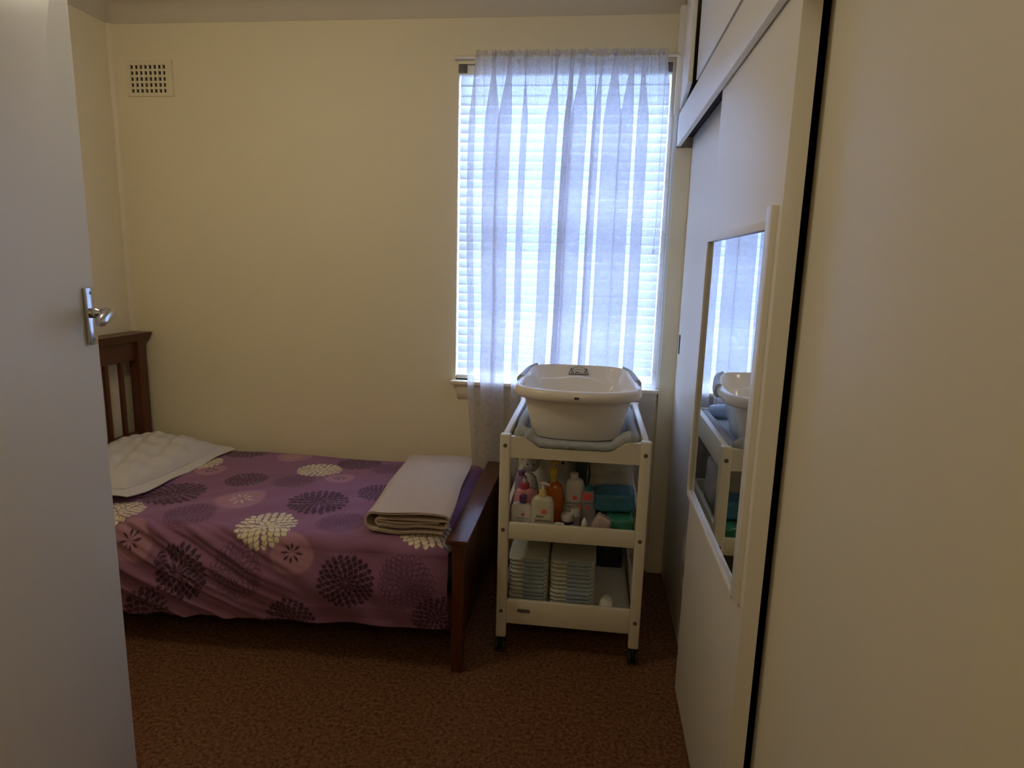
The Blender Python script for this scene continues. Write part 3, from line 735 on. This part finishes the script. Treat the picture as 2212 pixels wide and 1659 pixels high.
M['film'] = mat('crinkled_clear_film', (.50, .47, .40), .28, bump=1., bscale=28, noise=.25, nscale=22)
M['plush'] = mat('pale_plush', (.52, .49, .45), .95, bump=.6, bscale=150)
M['blueprint'] = mat('blue_print', (.12, .15, .40), .6)
M['greenprint'] = mat('olive_print', (.34, .34, .12), .6)

def bottle(name, c, w, d, h, m, label, cap=None, cat='bottle', neck=.35, sh=.22, power=2.6):
    t = thing(name, (c[0], c[1], SH), label, cat)
    p = [(.80, 0), (.96, .01 * h / .15), (1., .06 * h), (1., h * (1 - sh)), (.95, h * (1 - sh * .55)), (.80, h * (1 - sh * .22)), (neck + .12, h * .985), (neck, h)]
    obj('body', B().lathe(p, (c[0], c[1], SH), w / 2, d / 2, 36, power), m, t)
    return t
def cyl_part(name, t, x, y, z0, z1, r, m, parent=None, bev=.002, label=None, r1=None):
    return obj(name, B().cyl((x, y, z0), (x, y, z1), r, r1, 24, bev), m, parent or t, label=label)
def dot(t, x, y, z, r, m, name='red_mark'):
    return obj(name, B().cyl((x, y, z), (x, y - .0008, z), r, seg=16), m, t, False)

# white lotion bottle with purple cap
x, y = -.236, 2.43
t = bottle('lotion_bottle', (x, y), .080, .040, .118, 'lotion_white', 'white lotion bottle with purple cap at the left front of the shelf', sh=.22, power=3)
cyl_part('cap', t, x + .006, y, SH + .116, SH + .148, .0155, 'purple', label='purple cap')
dot(t, x + .008, y - .0203, SH + .073, .007, 'red_print')
text("Johnson's", .013, (x + .006, y - .0206, SH + .058), t, 'blueprint'); text('baby', .012, (x + .004, y - .0206, SH + .046), t, 'blueprint'); text('lotion', .013, (x + .006, y - .0206, SH + .033), t, 'blueprint')
# frosted pump bottle
x, y = -.153, 2.432
t = bottle('pump_bottle', (x, y), .094, .048, .152, 'pale', 'frosted pump bottle with yellow collar at the front of the shelf', sh=.26, neck=.4, power=2.8)
pz = SH + .150
cyl_part('collar', t, x, y, pz, pz + .026, .0165, 'lemon', label='yellow pump collar', r1=.013)
pm = cyl_part('pump', t, x, y, pz + .026, pz + .046, .006, 'lotion_white')
obj('nozzle', B().tube([(x - .011, y, pz + .050), (x + .004, y, pz + .052), (x + .016, y, pz + .049), (x + .026, y, pz + .044)], [.007, .008, .006, .004], 12), 'lotion_white', pm)
dot(t, x + .008, y - .0245, SH + .092, .010, 'red_print')
text('baby', .016, (x - .006, y - .0246, SH + .072), t, 'ink'); text("Johnson's", .017, (x + .006, y - .0246, SH + .055), t, 'ink'); text('bath', .018, (x + .006, y - .0246, SH + .036), t, 'greenprint'); text('top to toe', .013, (x + .006, y - .0246, SH + .022), t, 'greenprint')
# pink bottle
x, y = -.222, 2.512
t = bottle('shampoo_bottle', (x, y), .108, .060, .150, 'pink_soap', 'pink bottle with red cap behind the white lotion bottle', sh=.3)
cyl_part('cap', t, x - .012, y, SH + .146, SH + .172, .0195, 'red', label='red cap'); cyl_part('cap_top', t, x - .012, y, SH + .172, SH + .190, .011, 'pink_pack', r1=.008)
# mauve bottle
x, y = -.258, 2.60
t = bottle('powder_bottle', (x, y), .052, .045, .175, 'purple_pale', 'slim mauve bottle at the left behind the pink bottle', sh=.15)
cyl_part('cap', t, x, y, SH + .173, SH + .192, .014, 'purple')
# orange bottle with yellow pump
x, y = -.113, 2.548
t = bottle('shampoo_bottle', (x, y), .078, .055, .172, 'orange', 'orange bottle with a yellow pump behind the frosted pump bottle', sh=.45, neck=.3)
cyl_part('collar', t, x - .006, y, SH + .168, SH + .198, .011, 'yellow_print'); pm = obj('pump', B().lathe([(.006, 0), (.016, .006), (.019, .018), (.017, .028), (.008, .036), (.005, .040), (.005, .056)], (x - .006, y, SH + .196), seg=20), 'yellow_print', t, label='yellow pump head')
obj('nozzle', B().tube([(x - .020, y, SH + .250), (x, y, SH + .254), (x + .012, y, SH + .250)], [.006, .007, .005], 10), 'yellow_print', pm)
# tall white powder bottle
x, y = -.029, 2.556
t = bottle('powder_bottle', (x, y), .080, .055, .190, 'powder', 'tall white powder bottle with a red dot between orange and clear bottles', sh=.22, neck=.5)
cyl_part('cap', t, x - .004, y, SH + .188, SH + .212, .017, 'powder')
dot(t, x + .002, y - .0283, SH + .114, .0095, 'red_print'); text("Johnson's", .019, (x, y - .0286, SH + .092), t, 'ink'); text('baby powder', .011, (x - .004, y - .0286, SH + .077), t, 'ink')
obj('sticker', B().box(x + .010, x + .033, y - .0292, y - .0282, SH + .053, SH + .084), 'orange_print', t, False, label='orange square sticker')
# clear bottle with red label
x, y = .031, 2.535
t = bottle('oil_bottle', (x, y), .060, .040, .150, 'clear', 'clear flat bottle with a red square label beside the powder bottle', sh=.12, neck=.55, power=4)
obj('front_label', B().box(x - .026, x + .013, y - .0212, y - .0202, SH + .112, SH + .143), 'red_print', t, False, label='red square label')
dot(t, x - .004, y - .0204, SH + .080, .0085, 'red_print'); text("Johnson's", .012, (x + .004, y - .0206, SH + .100), t, 'ink')
cyl_part('cap', t, x - .002, y, SH + .149, SH + .166, .018, 'blue_pack')
# jars, dropper
def jar(x, y, r, h, lid, body, label):
    t = thing('cream_jar', (x, y, SH), label, 'jar')
    obj('body', B().lathe([(r * .8, 0), (r * .96, .004), (r * .96, h * .62)], (x, y, SH), seg=28), body, t)
    obj('lid', B().lathe([(r * .98, h * .60), (r, h * .64), (r, h * .92), (r * .9, h), (r * .3, h * 1.005)], (x, y, SH), seg=28), lid, t, label='pale screw lid')
jar(-.083, 2.415, .023, .043, 'lotion_white', 'navy', 'small low jar with white lid behind the front rail, nearest of the jars')
jar(-.054, 2.470, .025, .066, 'powder', 'navy', 'dark jar with a wide pale lid in front of the powder bottle')
jar(-.022, 2.500, .021, .082, 'powder', 'clear', 'pale-lidded jar half hidden behind the dark jar')
jar(-.030, 2.418, .022, .034, 'clear', 'navy', 'low grey-lidded jar beside the small dropper bottle')
x, y = .016, 2.420
t = thing('dropper_bottle', (x, y, SH), 'tiny clear dropper bottle with white pointed cap at the front of the shelf', 'bottle')
obj('body', B().lathe([(.010, 0), (.0125, .002), (.0125, .033), (.008, .038)], (x, y, SH), seg=20), 'clear', t)
obj('cap', B().lathe([(.0105, .037), (.0115, .039), (.0115, .056), (.007, .064), (.004, .072), (.002, .074)], (x, y, SH), seg=20), 'lotion_white', t, label='white pointed cap')
# soft packs
def pack(name, x0, x1, y0, y1, z0, z1, m, label, cat='packet', rot=None, puff=.35, group=None):
    cx, cy, cz = (x0 + x1) / 2, (y0 + y1) / 2, (z0 + z1) / 2; b = B()
    r = bmesh.ops.create_cube(b.bm, size=2); bmesh.ops.subdivide_edges(b.bm, edges=b.bm.edges[:], cuts=9, use_grid_fill=True)
    for v in b.bm.verts:
        p = v.co.copy(); l = Vector(p).length
        q = Vector([math.copysign(abs(c) ** 1.0, c) for c in p])
        n4 = (abs(p.x) ** 7 + abs(p.y) ** 7 + abs(p.z) ** 7) ** (1 / 7); q = q / n4
        wob = .030 * math.sin(9 * p.x + 5 * p.z + cx * 50) + .022 * math.sin(13 * p.y - 7 * p.x + cz * 90)
        q *= 1 + wob
        v.co = Vector((q.x * (x1 - x0) / 2, q.y * (y1 - y0) / 2, q.z * (z1 - z0) / 2))
        if rot is not None: v.co = rot @ v.co
        v.co += Vector((cx, cy, cz))
    return tag(obj(name, b, m, angle=60), label, cat, group)
RY = lambda a: Matrix.Rotation(math.radians(a), 3, 'Y'); RX = lambda a: Matrix.Rotation(math.radians(a), 3, 'X')
pack('wipes_packet', .100, .212, 2.43, 2.58, .507, .577, 'green_pack', 'shiny green wipes packet at the lower right of the shelf')
pack('wipes_packet', .052, .214, 2.48, 2.62, .582, .660, 'blue_pack', 'blue wipes packet lying on the green packet', rot=RY(-2))
pack('wipes_packet', .050, .115, 2.415, 2.46, .515, .585, 'pink_pack', 'mauve packet leaning beside the green packet', rot=RY(28))
pack('nappy_packet', .025, .212, 2.66, 2.86, .506, .752, 'film', 'clear crinkled nappy packet behind the blue packet')
pack('tissue_box', -.035, .018, 2.66, 2.74, .506, .750, 'dgreen', 'dark green packet standing beside the crinkled clear packet', cat='packet')
t = pack('nappy_packet', -.235, -.043, 2.78, 2.98, .506, .785, 'lotion_white', 'white nappy packet with dark spots at the back left of the shelf')
for px_, pz_ in ((-.205, .735), (-.185, .70), (-.165, .74), (-.075, .735), (-.062, .70), (-.068, .765), (-.20, .68), (-.09, .685)):
    obj('spot', B().cyl((px_, 2.770, pz_), (px_, 2.790, pz_), .0055, seg=12), 'ink', t, False)
obj('dark_print', B().prism([(-.137 + .030 * math.cos(a), .744 + .030 * math.sin(a) * .95) for a in np.linspace(PI, 2 * PI, 15)], 'y', 2.7685, 2.79), 'navy', t, False)
obj('dark_print', B().box(-.165, -.112, 2.7685, 2.79, .757, .775), 'navy', t, False)
tp = thing('plush_toy', (-.232, 2.70, SH), 'small pale plush toy with dark eyes at the back left of the shelf', 'soft toy')
obj('body', B().lathe([(.012, 0), (.038, .012), (.045, .05), (.040, .10), (.030, .135), (.016, .15)], (-.232, 2.70, SH), 1, .9, 24), 'plush', tp)
hd_ = obj('head', B().lathe([(.004, -.036), (.022, -.030), (.035, -.012), (.037, .004), (.030, .022), (.016, .032), (.004, .034)], (-.226, 2.695, SH + .195), 1, .95, 24), 'plush', tp)
for s_ in (-1, 1):
    obj('ear', B().lathe([(.002, -.012), (.010, -.008), (.012, 0), (.009, .010), (.002, .014)], (-.226 + s_ * .033, 2.70, SH + .218), 1, .6, 14), 'plush', hd_)
    obj('eye', B().lathe([(.001, -.004), (.0035, -.002), (.004, 0), (.0035, .002), (.001, .004)], (-.226 + s_ * .013, 2.6605, SH + .202), 1, .8, 10), 'ink', hd_)

# ------------------------------------------------------------------ folded nappies on the bottom shelf
BS = .1532
M['nappy'] = mat('white_nappy', (.56, .56, .48), .9, bump=.4, bscale=90, noise=.10, nscale=30)
M['nappy_blue'] = mat('pale_blue_nappy_print', (.33, .40, .46), .9, bump=.4, bscale=90, noise=.15, nscale=35)
def nappy(w, d, h):
    t = thing('folded_nappy', (0, 0, 0), 'x', 'nappy')
    b = B(); r = bmesh.ops.create_cube(b.bm, size=2); bmesh.ops.subdivide_edges(b.bm, edges=b.bm.edges[:], cuts=7, use_grid_fill=True)
    for v in b.bm.verts:
        p = v.co; n6 = (abs(p.x) ** 9 + abs(p.y) ** 9 + abs(p.z) ** 4) ** (1 / 9) if max(abs(p.x), abs(p.y)) > .2 else 1
        q = p / max(n6, .9); v.co = Vector((q.x * w / 2 * (1 + .015 * math.sin(7 * p.z + 5 * p.y)), q.y * d / 2 * (1 + .012 * math.sin(6 * p.x)), h / 2 + q.z * h / 2 * .98))
    obj('pad', b, 'nappy', t, angle=60)
    b = B(); b.box(-w * .12, w * .40, -d / 2 - .0035, -d / 2 + .01, h * .14, h * .86, .002)
    obj('printed_strip', b, 'nappy_blue', t, label='pale blue printed strip')
    return t
pn = nappy(.164, .30, .0182); first = True
def dup(root):
    r = root.copy(); C.objects.link(r)
    for ch in root.children:
        c = ch.copy(); C.objects.link(c); c.parent = r
    return r
NN = 12
for cx, w, nm in ((-.203, 1.0, 'left'), (-.022, 1.13, 'right')):
    for k in range(NN):
        o = pn if first else dup(pn); first = False
        o.location = (cx + rng.uniform(-.003, .003), 2.60 + rng.uniform(-.004, .004), BS + .0005 + k * .0182); o.scale = (w, 1, 1)
        pos = 'at the bottom of' if k == 0 else ('on top of' if k == NN - 1 else None)
        tag(o, ('folded white nappy %s the %s stack on the lowest shelf' % (pos, nm)) if pos else 'folded white nappy in the middle of the %s stack on the lowest shelf' % nm, group=None if pos else 'folded nappies in the %s stack' % nm)
# rolled nappy and dark box
b = B(); N = 26; rings = []
for j, (yy, rr_) in enumerate(((2.432, .006), (2.430, .016), (2.433, .026), (2.440, .030), (2.50, .031), (2.53, .026), (2.535, .004))):
    rings.append([b.bm.verts.new((.122 + rr_ * (1 + .08 * math.sin(5 * 2 * PI * i / N + j) * (j < 4)) * math.cos(2 * PI * i / N), yy + .003 * math.sin(3 * 2 * PI * i / N + j), BS + .0315 + rr_ * (1 + .06 * math.sin(4 * 2 * PI * i / N)) * math.sin(2 * PI * i / N) * .97)) for i in range(N)])
b._loft(rings); b.bm.faces.new(rings[0][::-1]); b.bm.faces.new(rings[-1])
o = obj('rolled_nappy', b, mat('white_roll', (.70, .67, .56), .7, bump=.6, bscale=60), angle=70); tag(o, 'small white rolled bundle on the lowest shelf right of the nappies', 'bundle')
t = thing('storage_box', (.145, 2.95, BS), 'dark navy box at the back right of the lowest shelf', 'box')
obj('base', B().box(.085, .205, 2.88, 3.03, BS + .0005, BS + .19, .006), 'navy', t); obj('lid', B().box(.081, .209, 2.876, 3.034, BS + .19, BS + .215, .005), 'navy', t)

# ------------------------------------------------------------------ light
def area(name, loc, rot, sx, sy, power, color):
    l = bpy.data.lights.new(name, 'AREA'); l.shape = 'RECTANGLE'; l.size = sx; l.size_y = sy; l.energy = power; l.color = color
    o = bpy.data.objects.new(name, l); C.objects.link(o); o.location = loc; o.rotation_euler = rot; return o
area('daylight', (-.15, 4.6, 2.0), (-PI / 2, 0, 0), 3.4, 3.0, 1600, (.44, .60, 1.))
def lamp(name, loc, power, color, r):
    l = bpy.data.lights.new(name, 'POINT'); l.energy = power; l.color = color; l.shadow_soft_size = r
    o = bpy.data.objects.new(name, l); C.objects.link(o); o.location = loc
lamp('room_lamp', (-1.32, 1.62, 2.30), 13.5, (1., .90, .68), .12)
lamp('hall_lamp', (.1, -.6, 2.4), 9.0, (1., .86, .60), .12)
w = bpy.data.worlds.new('World'); S.world = w; w.use_nodes = True
w.node_tree.nodes['Background'].inputs[0].default_value = (.50, .66, 1., 1); w.node_tree.nodes['Background'].inputs[1].default_value = 1.0

# ------------------------------------------------------------------ camera
f, pi_, ro, ya = 1390., .1827488, .02675848, -.1178393
cp, sp, cy_, sy_ = math.cos(pi_), math.sin(pi_), math.cos(ya), math.sin(ya)
fw = Vector((sy_ * cp, cy_ * cp, -sp)); rt_ = Vector((cy_, -sy_, 0)); up = rt_.cross(fw)
r2 = math.cos(ro) * rt_ + math.sin(ro) * up; u2 = -math.sin(ro) * rt_ + math.cos(ro) * up
cam = bpy.data.cameras.new('Camera'); co = bpy.data.objects.new('Camera', cam); C.objects.link(co)
cam.sensor_fit = 'HORIZONTAL'; cam.sensor_width = 36; cam.lens = f / 2212 * 36; cam.clip_start = .02
mw = Matrix((r2, u2, -fw)).transposed().to_4x4(); mw.translation = (0, 0, 1.55); co.matrix_world = mw
S.camera = co

S.view_settings.view_transform = 'Standard'; S.view_settings.look = 'None'; S.view_settings.gamma = 1; S.view_settings.use_curve_mapping = False
S.view_settings.exposure = 0.
S.cycles.use_denoising = True; S.cycles.max_bounces = 10; S.cycles.diffuse_bounces = 6; S.cycles.glossy_bounces = 4; S.cycles.transparent_max_bounces = 24; S.cycles.transmission_bounces = 6
S.cycles.sample_clamp_indirect = 6.; S.cycles.caustics_reflective = False; S.cycles.caustics_refractive = False
